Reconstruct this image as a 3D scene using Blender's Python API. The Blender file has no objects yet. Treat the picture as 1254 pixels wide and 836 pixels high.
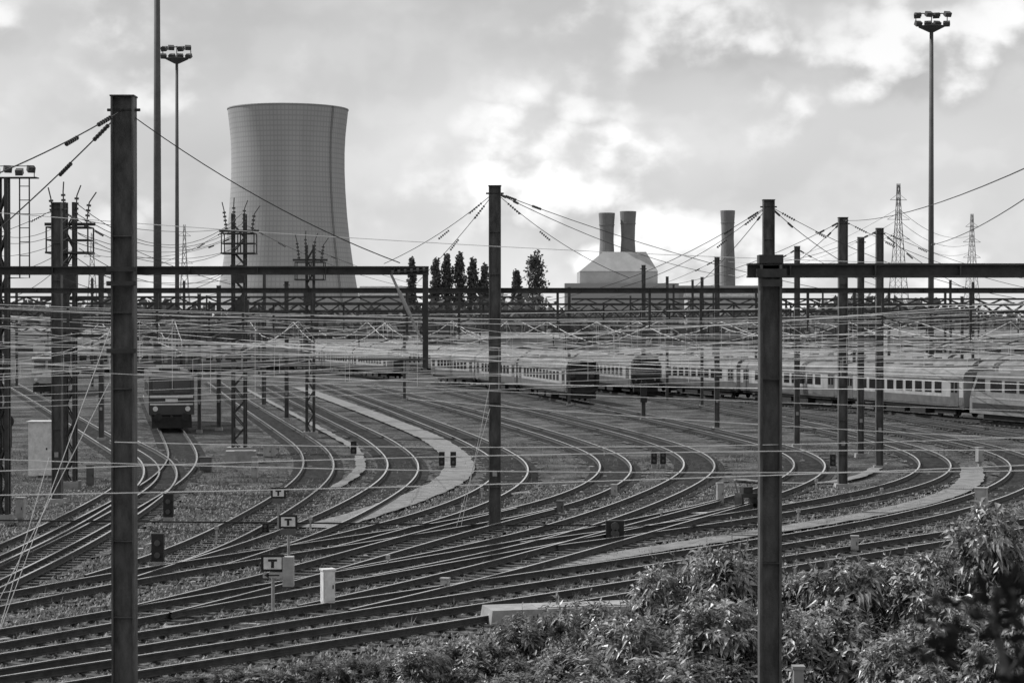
import bpy, math, random
import numpy as np
random.seed(7); np.random.seed(7)
R=math.radians
sc=bpy.context.scene; COL=sc.collection
F=2500.0; H=7.3; HY=395.0
def G(px,py):
    s=(py-HY)/H; return ((px-627)/s, F/s)
def W(px,py,D):
    s=F/D; return ((px-627)/s, D, H-(py-HY)/s)
# ---------------------------------------------------------------- materials
def M(name,c1,c2=None,scale=1.0,rough=.8,metal=0,bump=0,bscale=None,stretch=(1,1,1),spec=.4,trans=0,lo=.32,hi=.68):
    m=bpy.data.materials.new(name); m.use_nodes=True; nt=m.node_tree; N=nt.nodes; L=nt.links
    b=N['Principled BSDF']; b.inputs['Roughness'].default_value=rough; b.inputs['Metallic'].default_value=metal
    b.inputs['Specular IOR Level'].default_value=spec
    if c2 is None: c2=c1*1.25
    g=N.new('ShaderNodeNewGeometry'); mp=N.new('ShaderNodeMapping'); mp.inputs['Scale'].default_value=stretch
    L.new(g.outputs['Position'],mp.inputs['Vector'])
    n=N.new('ShaderNodeTexNoise'); n.inputs['Scale'].default_value=scale; n.inputs['Detail'].default_value=5; n.inputs['Roughness'].default_value=.68
    L.new(mp.outputs[0],n.inputs['Vector'])
    r=N.new('ShaderNodeValToRGB'); r.color_ramp.elements[0].position=lo; r.color_ramp.elements[1].position=hi
    r.color_ramp.elements[0].color=(c1,c1,c1,1); r.color_ramp.elements[1].color=(c2,c2,c2,1)
    L.new(n.outputs['Fac'],r.inputs['Fac']); L.new(r.outputs['Color'],b.inputs['Base Color'])
    if bump:
        n2=N.new('ShaderNodeTexNoise'); n2.inputs['Scale'].default_value=bscale or scale*4; n2.inputs['Detail'].default_value=3
        L.new(g.outputs['Position'],n2.inputs['Vector'])
        bp=N.new('ShaderNodeBump'); bp.inputs['Strength'].default_value=1; bp.inputs['Distance'].default_value=bump
        L.new(n2.outputs['Fac'],bp.inputs['Height']); L.new(bp.outputs['Normal'],b.inputs['Normal'])
    if trans:
        t=N.new('ShaderNodeBsdfTranslucent'); L.new(r.outputs['Color'],t.inputs['Color'])
        mx=N.new('ShaderNodeMixShader'); mx.inputs[0].default_value=trans
        L.new(b.outputs[0],mx.inputs[1]); L.new(t.outputs[0],mx.inputs[2]); L.new(mx.outputs[0],N['Material Output'].inputs[0])
    return m
mt={}
mt['steel']=M('weathered_mast_steel',.035,.12,4,.65,.1,.006,25,(1,1,.35))
mt['darksteel']=M('dark_steel',.018,.05,4,.6,.1,.004,25)
mt['farsteel']=M('haze_paled_steel',.06,.1,1,.7)  # lighter than the near steel: distance haze painted into the colour
mt['hazesteel']=M('faint_haze_toned_steel',.26,.32,1,.9)  # haze over far pylons and their lines mixed into this pale base colour
mt['galv']=M('galvanised_steel',.2,.32,5,.5,.1)
mt['wire']=M('bare_copper_wire',.6,.8,2,.35,.2)
mt['darkwire']=M('dark_cable',.02,.04,2,.6)
mt['insul']=M('insulator_glaze',.03,.06,5,.2)
mt['rail']=M('rusty_rail_side',.03,.07,4,.75,.1,.002,30)
mt['railtop']=M('polished_rail_head',.7,.92,1.5,.24,.9)
mt['sleeper']=M('creosoted_sleeper',.015,.09,3,.85,0,.01,12)
mt['conc']=M('weathered_concrete',.18,.34,2,.9,0,.005,12)
mt['white']=M('white_enamel',.5,.72,5,.4)
mt['plate']=M('dull_plate',.2,.3,5,.5)
mt['grey']=M('grey_cabinet_paint',.24,.38,4,.5)
mt['railcar']=M('railcar_paint',.12,.2,1,.5)
mt['black']=M('black_paint',.008,.018,4,.6)
mt['coach']=M('pale_coach_paint',.2,.36,1.2,.55,0,0,None,(1,1,.4))
mt['coachlow']=M('dark_coach_paint',.06,.12,1.2,.5)
mt['roof']=M('dusty_coach_roof',.09,.2,.8,.6)
mt['glass']=M('dark_window_glass',.01,.02,1,.12,0,0,None,(1,1,1),.6)
mt['loco']=M('dark_loco_paint',.03,.055,1.5,.55)
mt['under']=M('brake_dust_underframe',.012,.03,3,.85)
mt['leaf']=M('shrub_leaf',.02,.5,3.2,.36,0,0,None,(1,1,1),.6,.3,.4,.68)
mt['leaf2']=M('dark_leaf',.06,.14,1,.7,0,0,None,(1,1,1),.3,.2)
mt['leafnear']=M('near_dark_leaf',.006,.02,6,.7,0,0,None,(1,1,1),.2,.1)
mt['leaffar']=M('haze_paled_leaf',.08,.18,.12,.8,0,0,None,(1,1,1),.2,.15)  # wood's base colour lightened to stand in for haze, no volume used
mt['grass']=M('dry_weed',.06,.3,2,.8,0,0,None,(1,1,1),.2,.2)
mt['bark']=M('bark',.05,.1,6,.9,0,.01)
mt['stone']=M('ballast_stone',.03,.38,5,.85,lo=.38,hi=.68)
mt['wall']=M('render_wall',.34,.44,.2,.9)
mt['lamp']=M('lamp_housing',.04,.08,3,.5)
mt['farstack']=M('chimney_brick',.15,.2,.2,.9)
# ---------------------------------------------------------------- mesh builder
class MB:
    def __init__(s): s.v=[]; s.f=[]; s.m=[]
    def add(s,vs,fs,mi=0):
        o=len(s.v); s.v.extend([tuple(p) for p in vs]); s.f.extend([tuple(i+o for i in f) for f in fs]); s.m.extend([mi]*len(fs)); return s
    def box(s,c,d,rz=0,mi=0,rx=0,tx=1,ty=1):
        vs=[]
        for z in(-1,1):
            for x,y in((-1,-1),(1,-1),(1,1),(-1,1)):
                k=(tx,ty) if z>0 else (1,1)
                X=x*d[0]/2*k[0];Y=y*d[1]/2*k[1];Z=z*d[2]/2
                if rx: Y,Z=Y*math.cos(rx)-Z*math.sin(rx),Y*math.sin(rx)+Z*math.cos(rx)
                if rz: X,Y=X*math.cos(rz)-Y*math.sin(rz),X*math.sin(rz)+Y*math.cos(rz)
                vs.append((c[0]+X,c[1]+Y,c[2]+Z))
        return s.add(vs,[(3,2,1,0),(4,5,6,7),(0,1,5,4),(1,2,6,5),(2,3,7,6),(3,0,4,7)],mi)
    def tube(s,pts,r,n=6,mi=0,cap=True):
        pts=[np.array(p,float) for p in pts]; m=len(pts); vs=[]; fs=[]
        for i,p in enumerate(pts):
            t=pts[min(i+1,m-1)]-pts[max(i-1,0)]; t=t/(np.linalg.norm(t)+1e-9)
            u=np.cross(t,(0,0,1)) if abs(t[2])<.95 else np.cross(t,(0,1,0)); u/=np.linalg.norm(u); w=np.cross(t,u)
            rr=r[i] if isinstance(r,(list,tuple)) else r
            for k in range(n):
                a=2*math.pi*k/n+math.pi/n; vs.append(p+rr*(math.cos(a)*u+math.sin(a)*w))
        for i in range(m-1):
            for k in range(n):
                a=i*n+k;b=i*n+(k+1)%n; fs.append((a,b,b+n,a+n))
        if cap: fs.append(tuple(range(n))[::-1]); fs.append(tuple((m-1)*n+k for k in range(n)))
        return s.add(vs,fs,mi)
    def lathe(s,c,prof,n=12,mi=0):
        vs=[];fs=[]
        for r,z in prof:
            for k in range(n):
                a=2*math.pi*k/n; vs.append((c[0]+r*math.cos(a),c[1]+r*math.sin(a),c[2]+z))
        for i in range(len(prof)-1):
            for k in range(n):
                a=i*n+k;b=i*n+(k+1)%n; fs.append((a,b,b+n,a+n))
        return s.add(vs,fs,mi)
    def build(s,name,mats,parent=None,local=False,loc=None,smooth=False):
        me=bpy.data.meshes.new(name)
        off=(0,0,0)
        if parent is not None and not local:
            off=tuple(parent.location)
            if parent.parent: off=tuple(a+b for a,b in zip(off,parent.parent.location))
        if loc is not None: off=loc
        vs=[(a-off[0],b-off[1],c-off[2]) for a,b,c in s.v] if off!=(0,0,0) else s.v
        me.from_pydata(vs,[],s.f)
        for m in (mats if isinstance(mats,(list,tuple)) else [mats]): me.materials.append(m)
        if any(s.m): me.polygons.foreach_set('material_index',s.m)
        if smooth: me.polygons.foreach_set('use_smooth',[True]*len(s.f))
        me.update()
        o=bpy.data.objects.new(name,me); COL.objects.link(o)
        if parent is not None: o.parent=parent
        if loc is not None: o.location=loc
        return o
def tag(o,label=None,cat=None,group=None,kind=None):
    if label:o['label']=label
    if cat:o['category']=cat
    if group:o['group']=group
    if kind:o['kind']=kind
    return o
def thing(name,label,cat,loc=(0,0,0),rz=0,group=None):
    o=bpy.data.objects.new(name,None); COL.objects.link(o); o.location=loc; o.rotation_euler=(0,0,rz); o.empty_display_size=.2
    return tag(o,label,cat,group)
def dup(root,loc,rz=0,label=None,group=None,scale=None):
    def cp(o,p):
        c=o.copy(); COL.objects.link(c)
        if p is not None: c.parent=p
        for ch in o.children: cp(ch,c)
        return c
    r=cp(root,None); r.location=loc; r.rotation_euler=(0,0,rz)
    if label:r['label']=label
    if group:r['group']=group
    if scale:r.scale=scale
    return r
# ---------------------------------------------------------------- camera, sun, sky
cam=bpy.data.cameras.new('camera'); co=bpy.data.objects.new('camera',cam); COL.objects.link(co); sc.camera=co
co.location=(0,0,H); co.rotation_euler=(R(90)-math.atan(23/F),0,0)
cam.sensor_width=36; cam.lens=36*F/1254; cam.clip_start=.3; cam.clip_end=9000
cam.dof.use_dof=True; cam.dof.focus_distance=85; cam.dof.aperture_fstop=8
sun=bpy.data.lights.new('sun','SUN'); so=bpy.data.objects.new('sun',sun); COL.objects.link(so)
sun.energy=4.2; sun.angle=R(.6); sun.color=(1,1,1)
EL=R(46); AZ=R(-70)
d=np.array([math.sin(AZ)*math.cos(EL),math.cos(AZ)*math.cos(EL),math.sin(EL)])
from mathutils import Vector
so.rotation_euler=Vector(tuple(d)).to_track_quat('Z','Y').to_euler()
sc.view_settings.view_transform='Standard'; sc.view_settings.look='None'; sc.view_settings.exposure=0
w=bpy.data.worlds.new('World'); sc.world=w; w.use_nodes=True; nt=w.node_tree; N=nt.nodes; L=nt.links
w.cycles.sampling_method='MANUAL'; w.cycles.sample_map_resolution=256
bg=N['Background']; bg.inputs['Strength'].default_value=.1
sky=N.new('ShaderNodeTexSky'); sky.sky_type='NISHITA'; sky.sun_disc=False; sky.sun_elevation=EL; sky.sun_rotation=AZ
bw=N.new('ShaderNodeRGBToBW'); L.new(sky.outputs[0],bw.inputs[0])
tc=N.new('ShaderNodeTexCoord')
def mapping(loc=(0,0,0),scale=(1,1,1)):
    m=N.new('ShaderNodeMapping'); m.inputs['Location'].default_value=loc; m.inputs['Scale'].default_value=scale; L.new(tc.outputs['Generated'],m.inputs[0]); return m
def noise(vec,scale,det,ro,dist=0,out='Fac'):
    n=N.new('ShaderNodeTexNoise'); n.inputs['Scale'].default_value=scale; n.inputs['Detail'].default_value=det; n.inputs['Roughness'].default_value=ro; n.inputs['Distortion'].default_value=dist
    L.new(vec,n.inputs['Vector']); return n.outputs[out]
def mth(op,a,b=None,clamp=False):
    m=N.new('ShaderNodeMath'); m.operation=op; m.use_clamp=clamp
    for i,x in enumerate((a,b)):
        if x is None: continue
        if isinstance(x,(int,float)): m.inputs[i].default_value=x
        else: L.new(x,m.inputs[i])
    return m.outputs[0]
def rng(x,a,b,c,dd,smooth=True):
    m=N.new('ShaderNodeMapRange'); m.interpolation_type='SMOOTHSTEP' if smooth else 'LINEAR'
    L.new(x,m.inputs[0])
    for i,v in enumerate((a,b,c,dd)): m.inputs[i+1].default_value=v
    return m.outputs[0]
def vmath(op,a,b):
    m=N.new('ShaderNodeVectorMath'); m.operation=op
    for i,x in enumerate((a,b)):
        if isinstance(x,tuple): m.inputs[i].default_value=x
        else: L.new(x,m.inputs[i])
    return m.outputs[0]
def voro(vec,scale):
    n=N.new('ShaderNodeTexVoronoi'); n.feature='F1'; n.inputs['Scale'].default_value=scale; L.new(vec,n.inputs['Vector']); d_=n.outputs['Distance']; return mth('MULTIPLY',d_,d_)
S=(1,1,1.3); O=(5.3,1.9,.7)
def density(off):
    mp=mapping((O[0]+off[0],O[1],O[2]+off[2]),S).outputs[0]
    wv=noise(mp,16,3,.6,0,'Color'); wv=vmath('MULTIPLY',vmath('SUBTRACT',wv,(.5,.5,.5)),(.06,.06,.06)); q=vmath('ADD',mp,wv)
    a=noise(mp,5.5,7,.58,0)
    v1=mth('SUBTRACT',.25,voro(q,15)); v2=mth('SUBTRACT',.25,voro(q,40))
    return mth('ADD',a,mth('ADD',mth('MULTIPLY',v1,.30),mth('MULTIPLY',v2,.12)))
dA=density((0,0,0)); dB=density((-.008,0,.014))
big=noise(mapping((7.1,2.2,4.4),(1,1,2.0)).outputs[0],4.2,2,.5)
relief=mth('SUBTRACT',dA,dB)
lit=rng(relief,-.075,.085,-.17,.27)
mask=rng(dA,.45,.64,0,1)
sx_=N.new('ShaderNodeSeparateXYZ'); L.new(tc.outputs['Generated'],sx_.inputs[0])
right=rng(sx_.outputs[0],-.2,.25,-.01,.08)
base=mth('ADD',rng(big,.36,.64,.33,.50),right)
cl=mth('ADD',base,mth('MULTIPLY',lit,mth('ADD',.12,mask)))
cl=mth('ADD',cl,mth('MULTIPLY',mask,.06))
low=rng(sx_.outputs[2],0,.06,.14,0)
cl=mth('ADD',cl,low)
sk=mth('MULTIPLY',bw.outputs[0],.05)
tot=mth('ADD',cl,sk)
v=mth('MULTIPLY',tot,10)
L.new(v,bg.inputs['Color'])
# ---------------------------------------------------------------- ground
def ground_mat():
    m=bpy.data.materials.new('yard_ground'); m.use_nodes=True; nt=m.node_tree;N=nt.nodes;L=nt.links;b=N['Principled BSDF']; b.inputs['Roughness'].default_value=.95; b.inputs['Specular IOR Level'].default_value=.1
    g=N.new('ShaderNodeNewGeometry')
    def ns(s,d,r=.6):
        n=N.new('ShaderNodeTexNoise'); n.inputs['Scale'].default_value=s;n.inputs['Detail'].default_value=d;n.inputs['Roughness'].default_value=r; L.new(g.outputs['Position'],n.inputs['Vector']); return n
    a=ns(.3,8,.78); c=ns(7,5,.8)
    r1=N.new('ShaderNodeValToRGB'); e=r1.color_ramp.elements; e[0].position=.4;e[0].color=(.025,.025,.025,1);e[1].position=.64;e[1].color=(.16,.16,.16,1); L.new(a.outputs['Fac'],r1.inputs[0])
    r2=N.new('ShaderNodeValToRGB'); e=r2.color_ramp.elements; e[0].position=.4;e[0].color=(.15,.15,.15,1);e[1].position=.64;e[1].color=(2,2,2,1); L.new(c.outputs['Fac'],r2.inputs[0])
    mx=N.new('ShaderNodeMix'); mx.data_type='RGBA'; mx.blend_type='MULTIPLY'; mx.inputs[0].default_value=1
    L.new(r1.outputs[0],mx.inputs[6]); L.new(r2.outputs[0],mx.inputs[7]); L.new(mx.outputs[2],b.inputs['Base Color'])
    bp=N.new('ShaderNodeBump'); bp.inputs['Distance'].default_value=.07; L.new(c.outputs['Fac'],bp.inputs['Height']); L.new(bp.outputs[0],b.inputs['Normal'])
    return m
gm=MB(); gm.add([(-4000,-60,0),(4000,-60,0),(4000,7000,0),(-4000,7000,0)],[(0,1,2,3)])
tag(gm.build('ground',ground_mat()),kind='structure')
mt['ballast']=M('ballast_bed',.02,.2,5,.95,0,.07,10,(1,1,1),.1,0,.38,.68)
mt['path']=M('pale_service_path',.14,.25,1.6,.95,0,.03,10,(1,1,1),.1,0,.3,.65)
# ---------------------------------------------------------------- paths
def smooth_path(pts,sig=7.0,step=1.0):
    p=np.array(pts,float); seg=np.linalg.norm(np.diff(p,axis=0),axis=1); t=np.r_[0,np.cumsum(seg)]
    n=max(int(t[-1]/step),4); u=np.linspace(0,t[-1],n); q=np.c_[np.interp(u,t,p[:,0]),np.interp(u,t,p[:,1])]
    k=int(sig*3/step); d0=q[1]-q[0]; d1=q[-1]-q[-2]
    a=np.array([q[0]-d0*i for i in range(k,0,-1)]); b=np.array([q[-1]+d1*i for i in range(1,k+1)])
    e=np.vstack([a,q,b]); g=np.exp(-.5*(np.arange(-k,k+1)*step/sig)**2); g/=g.sum()
    return np.c_[np.convolve(e[:,0],g,'valid'),np.convolve(e[:,1],g,'valid')]
def resample(p,step):
    seg=np.linalg.norm(np.diff(p,axis=0),axis=1); t=np.r_[0,np.cumsum(seg)]; n=max(int(t[-1]/step),2); u=np.linspace(0,t[-1],n+1)
    return np.c_[np.interp(u,t,p[:,0]),np.interp(u,t,p[:,1])]
def normals(p):
    tt=np.gradient(p,axis=0); tt/=np.linalg.norm(tt,axis=1)[:,None]+1e-9
    return tt,np.c_[-tt[:,1],tt[:,0]]
PROF=[(-.07,0),(-.07,.02),(-.012,.04),(-.012,.12),(-.038,.13),(-.038,.17),(.038,.17),(.038,.13),(.012,.12),(.012,.04),(.07,.02),(.07,0)]
slm=MB(); slm.box((0,0,-.07),(2.5,.24,.14),0,0,0,.97,.85)
SLEEP=bpy.data.meshes.new('sleeper'); SLEEP.from_pydata(slm.v,[],slm.f); SLEEP.materials.append(mt['sleeper'])
def ribbon(p,w,z,name,mat,jit=.15,label=None):
    q=resample(p,.7); t,n=normals(q); vs=[];fs=[]
    for i in range(len(q)):
        a=w/2+random.uniform(-jit,jit); b=w/2+random.uniform(-jit,jit)
        vs+= [(q[i,0]+n[i,0]*a,q[i,1]+n[i,1]*a,z),(q[i,0]-n[i,0]*b,q[i,1]-n[i,1]*b,z)]
    for i in range(len(q)-1): fs.append((2*i,2*i+1,2*i+3,2*i+2))
    m=MB(); m.add(vs,fs); return tag(m.build(name,mat),kind='structure')
def track(i,px,label,world=False,sig=6):
    pts=px if world else [G(*p) for p in px]
    p=smooth_path(pts,sig); zo=.02+i*.004
    ribbon(p,2.8,zo,'ballast_bed',mt['ballast'],.35)
    mid=p[len(p)//2]; t=thing('railway_track',label,'railway track',(mid[0],mid[1],0),0,'tracks of the yard')
    q=resample(p,1.5); tt,nn=normals(q)
    for sgn in(-1,1):
        m=MB(); K=len(PROF); vs=[]
        for j in range(len(q)):
            for a,z in PROF:
                o=sgn*.7535+a; vs.append((q[j,0]+nn[j,0]*o,q[j,1]+nn[j,1]*o,z+zo+.06))
        m.v=vs
        for j in range(len(q)-1):
            for k in range(K):
                k2=(k+1)%K; m.f.append((j*K+k,j*K+k2,(j+1)*K+k2,(j+1)*K+k)); m.m.append(1 if k==5 else 0)
        m.build('rail',[mt['rail'],mt['railtop']],t)
    s=resample(p,.65); tt,nn=normals(s); near=[];rest=[]
    for j in range(len(s)):
        x,y=s[j]; vis=(y>38 and y<80 and abs(x)<y*.262)
        (near if vis else rest).append(j)
    near.sort(key=lambda j:s[j,1]); rest+=near[100:]; near=near[:100]
    for j in near:
        o=bpy.data.objects.new('sleeper',SLEEP); COL.objects.link(o); o.parent=t
        o.location=(s[j,0]-mid[0],s[j,1]-mid[1],zo+.055+random.uniform(-.008,.004)); o.rotation_euler=(0,0,math.atan2(tt[j,1],tt[j,0])-math.pi/2+random.uniform(-.03,.03))
    m=MB()
    for j in rest:
        if s[j,1]<250: m.box((s[j,0],s[j,1],zo-.015),(2.5,.24,.14),math.atan2(tt[j,1],tt[j,0])-math.pi/2)
    if m.v:
        o=m.build('sleepers',mt['sleeper'],t); o['kind']='stuff'
    return p
TR=[]
defs=[
('leftmost siding track curving past the tall grey cabinet',[(10,470),(70,505),(125,540),(178,572),(180,592),(140,618),(60,662),(-60,715)]),
('siding track under the dark locomotive, bending left',[(185,487),(198,510),(215,540),(228,566),(207,594),(140,632),(50,682),(-60,733)]),
('first bend right of the locomotive, track beside the tall switch mast',[(262,470),(300,497),(350,530),(387,556),(394,580),(372,606),(310,644),(230,690),(140,716)]),
('second bend right of the locomotive, left of the pale service path',[(325,473),(400,511),(465,543),(498,570),(492,594),(430,632),(350,670),(250,700)]),
('bend immediately right of the central mast foot, ending in the ladder',[(395,472),(490,507),(580,543),(633,572),(627,597),(560,632),(470,657),(380,679)]),
('bend between central mast and the wide dark signal box',[(450,473),(580,508),(690,541),(755,566),(760,588),(708,618),(600,646),(450,668),(300,691),(100,722),(-60,758)]),
('bend left of the two-wheeled cart, fifth from the locomotive',[(530,475),(680,512),(790,540),(855,562),(865,582),(815,610),(740,640),(640,672),(530,695),(430,714)]),
('track under the leading black-nosed train, bending behind right column',[(540,470),(625,480),(716,497),(830,522),(930,545),(988,562),(1002,580),(965,603),(860,634),(700,667),(500,702),(300,739),(100,776),(-60,804)]),
('track under the second black-nosed train, bending right of the right column',[(560,461),(700,475),(790,487),(950,515),(1070,542),(1138,560),(1157,580),(1120,601),(1010,624),(880,646),(760,662),(660,676)]),
('rightmost full bend, near the box on a post',[(640,462),(760,477),(900,498),(1060,522),(1190,548),(1253,565),(1268,585),(1225,613),(1100,648),(950,674),(700,711),(500,743),(300,775),(-60,836)]),
('near through track running behind the shrubs',[(1420,622),(1254,651),(1050,684),(850,718),(700,743),(500,776),(300,808),(100,838),(-80,868)]),
('short spur beside the long pale passenger train',[(1075,508),(1120,517),(1200,530),(1330,548)]),
]
for i,(lab,px) in enumerate(defs): TR.append(track(i,px,lab))
RA=[(-2,262),(8,230),(14.8,208),(24.9,178),(34.3,147),(41,126),(47,107)]
TR.append(track(13,RA,'track carrying the long pale passenger train',True))
track(14,[(655,632),(540,660),(420,698),(300,735),(180,763)],'crossover track linking the upper and middle ladders at left of centre')
track(15,[(905,623),(800,652),(660,694),(520,733),(400,759)],'crossover track linking the middle and lower ladders at right of centre')
track(16,[(150,545),(196,570),(200,600),(130,650),(40,700),(-60,745)],'short crossover track below the dark locomotive at left')
def gpath(px,w,z,sig=5): ribbon(smooth_path([G(*p) for p in px],sig),w,z,'service_path',mt['path'],.06)
gpath([(365,475),(455,508),(530,538),(566,566),(558,592),(500,616),(440,636),(390,650)],1.5,.122)
gpath([(620,706),(750,686),(900,660),(1020,643),(1130,622),(1196,597),(1190,575)],1.1,.126)
gpath([(300,477),(380,520),(438,552),(444,580),(410,600)],.5,.130,4)
gpath([(905,590),(985,600),(1050,590),(1075,575)],.6,.131,3)
# ---------------------------------------------------------------- scattered ballast stones & weeds
m=MB()
OCT=[(1,0,0),(0,1,0),(-1,0,0),(0,-1,0),(0,0,1)]; OF=[(0,1,4),(1,2,4),(2,3,4),(3,0,4)]
for k in range(66000):
    y=41+50*random.random()**1.3; x=random.uniform(-.262,.262)*y; r=random.uniform(.025,.085)
    a=random.random()*6.28; ca,sa=math.cos(a),math.sin(a); z=.0+random.uniform(0,.07)
    m.add([(x+r*(p[0]*ca-p[1]*sa*.8),y+r*(p[0]*sa+p[1]*ca*.8),z+r*p[2]*1.1) for p in OCT],OF)
tag(m.build('ballast_stones',mt['stone']),'loose grey ballast stones strewn over the near ground','ballast',kind='stuff')
m=MB()
cent=[G(random.uniform(0,1254),random.uniform(545,790)) for _ in range(130)]
for k in range(10000):
    c=random.choice(cent); x=c[0]+random.gauss(0,1.3); y=c[1]+random.gauss(0,2.0)
    if y<40: continue
    h=random.uniform(.06,.32)
    for b in range(6):
        a=random.random()*6.28; l=random.uniform(.4,1)*h; dx,dy=math.cos(a)*l*.7,math.sin(a)*l*.7; wx,wy=-math.sin(a)*.015,math.cos(a)*.015
        m.add([(x+wx,y+wy,.0),(x-wx,y-wy,.0),(x+dx,y+dy,l)],[(0,1,2)])
tag(m.build('weeds',mt['grass']),'low weeds and dry grass growing between the tracks','weeds',kind='stuff')
# ---------------------------------------------------------------- masts
def insul_string(m,p,q,r=.06,n=6,mi=1):
    p=np.array(p);q=np.array(q)
    for i in range(n):
        a=p+(q-p)*(i+.2)/n; b=p+(q-p)*(i+.6)/n
        m.tube([a,b],r,8,mi)
    m.tube([p,q],r*.3,5,mi)
def mast(name,label,x,y,h,w=.43,rz=0,group='tall catenary masts of the yard',mat=None,detail=True):
    mat=mat or mt['steel']
    t=thing(name,label,'mast',(x,y,0),rz,group); d=w*.85; th=.035
    m=MB()
    m.box((-w/2+th/2,0,h/2),(th,d,h)); m.box((w/2-th/2,0,h/2),(th,d,h)); m.box((0,0,h/2),(w-2*th-.002,.03,h-.02))
    if detail:
        for k in range(1,int(h/1.5)): m.box((0,-d*.2,k*1.5),(w-2*th-.004,d*.3,.018))
    m.build('post',mat,t,local=True)
    if detail:
        c=MB(); c.box((0,0,h+.015),(w+.03,d+.03,.03)); c.tube([(-w/2-.1,0,h-.25),(w/2+.1,0,h-.25)],.03,6); c.build('top_bracket',mt['darksteel'],t,local=True)
    b=MB(); fh=.08 if y<41 else .22; b.box((0,0,fh/2),(w*1.8,w*1.8,fh),0,0,0,.9,.9); b.build('footing',mt['conc'],t,local=True)
    if detail and y>60:
        k=MB(); k.box((0,-d/2-.02,2.0),(.16,.02,.2)); k.build('number_plate',mt['plate'],t,local=True)
    return t
mast('catenary_mast','tallest near mast at left, steel H-section',*W(152,0,40.3)[:2],11.74,.45)
mast('catenary_mast','central steel mast standing between the curved tracks',*W(606,0,72)[:2],12.1,.43)
mast('catenary_mast','mast rising directly behind the right foreground column',*W(941,0,78.6)[:2],12.0,.44)
for px,top,by,w_,lab in [(70,249,617,.40,'left mast with the tall cabinet beside its foot'),(1032,267,598,.40,'nearest of the three close masts right of the column'),(1054,291,560,.34,'middle of the three close masts right of the column'),
    (1077,280,575,.36,'rightmost of the three close masts right of the column'),(976,302,548,.32,'slim mast just right of the foreground column'),(878,315,527,.34,'mast standing left of the foreground column before the long train'),
    (351,345,515,.3,'short mast left of the smaller switch mast, by the second bend'),(268,350,527,.28,'thin mast just right of the dark locomotive'),(697,352,497,.26,'thin mast before the black-nosed train'),(124,330,540,.3,'thin mast left of the dark locomotive'),(244,360,530,.22,'thinnest short mast touching the locomotive on its right')]:
    s=(by-HY)/H; mast('catenary_mast',lab,(px-627)/s,F/s,H+(HY-top)/s,w_)
rc=mast('portal_column','thick dark foreground column at right in front of shrubs',*W(943,0,29)[:2],8.12,.31,0,None,mt['steel'],False)
m=MB(); m.box((0,0,8.0),(.42,.36,.12)); m.box((0,0,8.2),(.34,.3,.12)); m.box((0,-.19,7.86),(.3,.02,.1))
for q in(6.5,5.2,3.9): m.box((0,-.08,q),(.24,.1,.015))
m.build('head_bracket',mt['darksteel'],rc,local=True)
def switch_mast(px,top,by,wd,lab,cage=True):
    s=(by-HY)/H; x=(px-627)/s; y=F/s; h=H+(HY-top)/s
    t=thing('switch_mast',lab,'mast',(x,y,0),0,'lattice switch masts'); m=MB(); a=wd/2
    for sx in(-1,1):
        for sy in(-1,1): m.box((sx*a,sy*a,h/2),(.13,.13,h))
    n=int(h/.75)
    for k in range(n):
        z0=k*.75; z1=z0+.75; sg=1 if k%2 else -1
        for sy in(-1,1): m.tube([(-a*sg,sy*a,z0),(a*sg,sy*a,z1)],.045,4)
        for sx in(-1,1): m.tube([(sx*a,-a*sg,z0),(sx*a,a*sg,z1)],.045,4)
    m.build('lattice',mt['darksteel'],t,local=True)
    if cage:
        c=MB(); zz=h-2.2
        for sx in(-1,0,1):
            for sy in(-1,1): c.tube([(sx*.9,sy*.6,zz),(sx*.9,sy*.6,zz+1.1)],.04,4)
        for q in(0,.55,1.1):
            for sy in(-1,1): c.tube([(-.9,sy*.6,zz+q),(.9,sy*.6,zz+q)],.04,4)
            for sx in(-1,1): c.tube([(sx*.9,-.6,zz+q),(sx*.9,.6,zz+q)],.04,4)
        c.box((0,0,zz),(1.9,1.3,.08)); c.build('service_cage',mt['darksteel'],t,local=True)
        for j,(dx,dz) in enumerate([(-.7,0),(-.25,.25),(.25,.1),(.7,-.2)]):
            i=MB(); insul_string(i,(dx,0,h-.9+dz),(dx*1.2,0,h+.2+dz),.1,5,0); i.tube([(dx*1.2,0,h+.2+dz),(dx*1.5+.1,0,h+.65+dz)],.03,5); i.build('insulator',mt['insul'],t,local=True)
        for q,dx in((3.4,0),(5.2,.2),(6.6,-.2)):
            g=MB(); g.box((dx,-.35,h-q),(.75,.45,.9)); g.box((dx,-.35,h-q+.52),(.85,.5,.06)); g.build('switch_box',mt['darksteel'],t,local=True)
        for ax,az,al in((0,4.2,2.6),(0,.95,2.2),(.3,5.8,2.2)):
            arm=MB(); arm.box((ax,0,h-az),(al,.13,.13)); arm.build('crossarm',mt['darksteel'],t,local=True)
    b=MB(); b.box((0,0,.2),(wd*2,wd*2,.4)); b.build('footing',mt['conc'],t,local=True)
    return t
switch_mast(293,262,556,.66,'tallest lattice switch mast, between the locomotive and cooling tower foot')
switch_mast(380,300,536,.45,'smaller lattice switch mast before the cooling tower right side')
switch_mast(86,248,600,.4,'lattice switch mast beside the left steel mast')
t=switch_mast(4,218,643,.3,'lattice mast at the left edge carrying floodlights',False)
h=H+(HY-218)/((643-HY)/H)
m=MB(); m.box((.3,0,h),(1.9,.5,.04)); m.tube([(-.7,-.3,h+.4),(1.2,-.3,h+.4)],.02,4); m.tube([(1.2,-.3,h),(1.2,-.3,h+.4)],.02,4); m.tube([(.95,0,h),(.95,0,h-3.6),(.2,0,h-3.6)],.03,4); m.tube([(.6,0,h),(.6,0,h-3.6)],.03,4)
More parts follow.
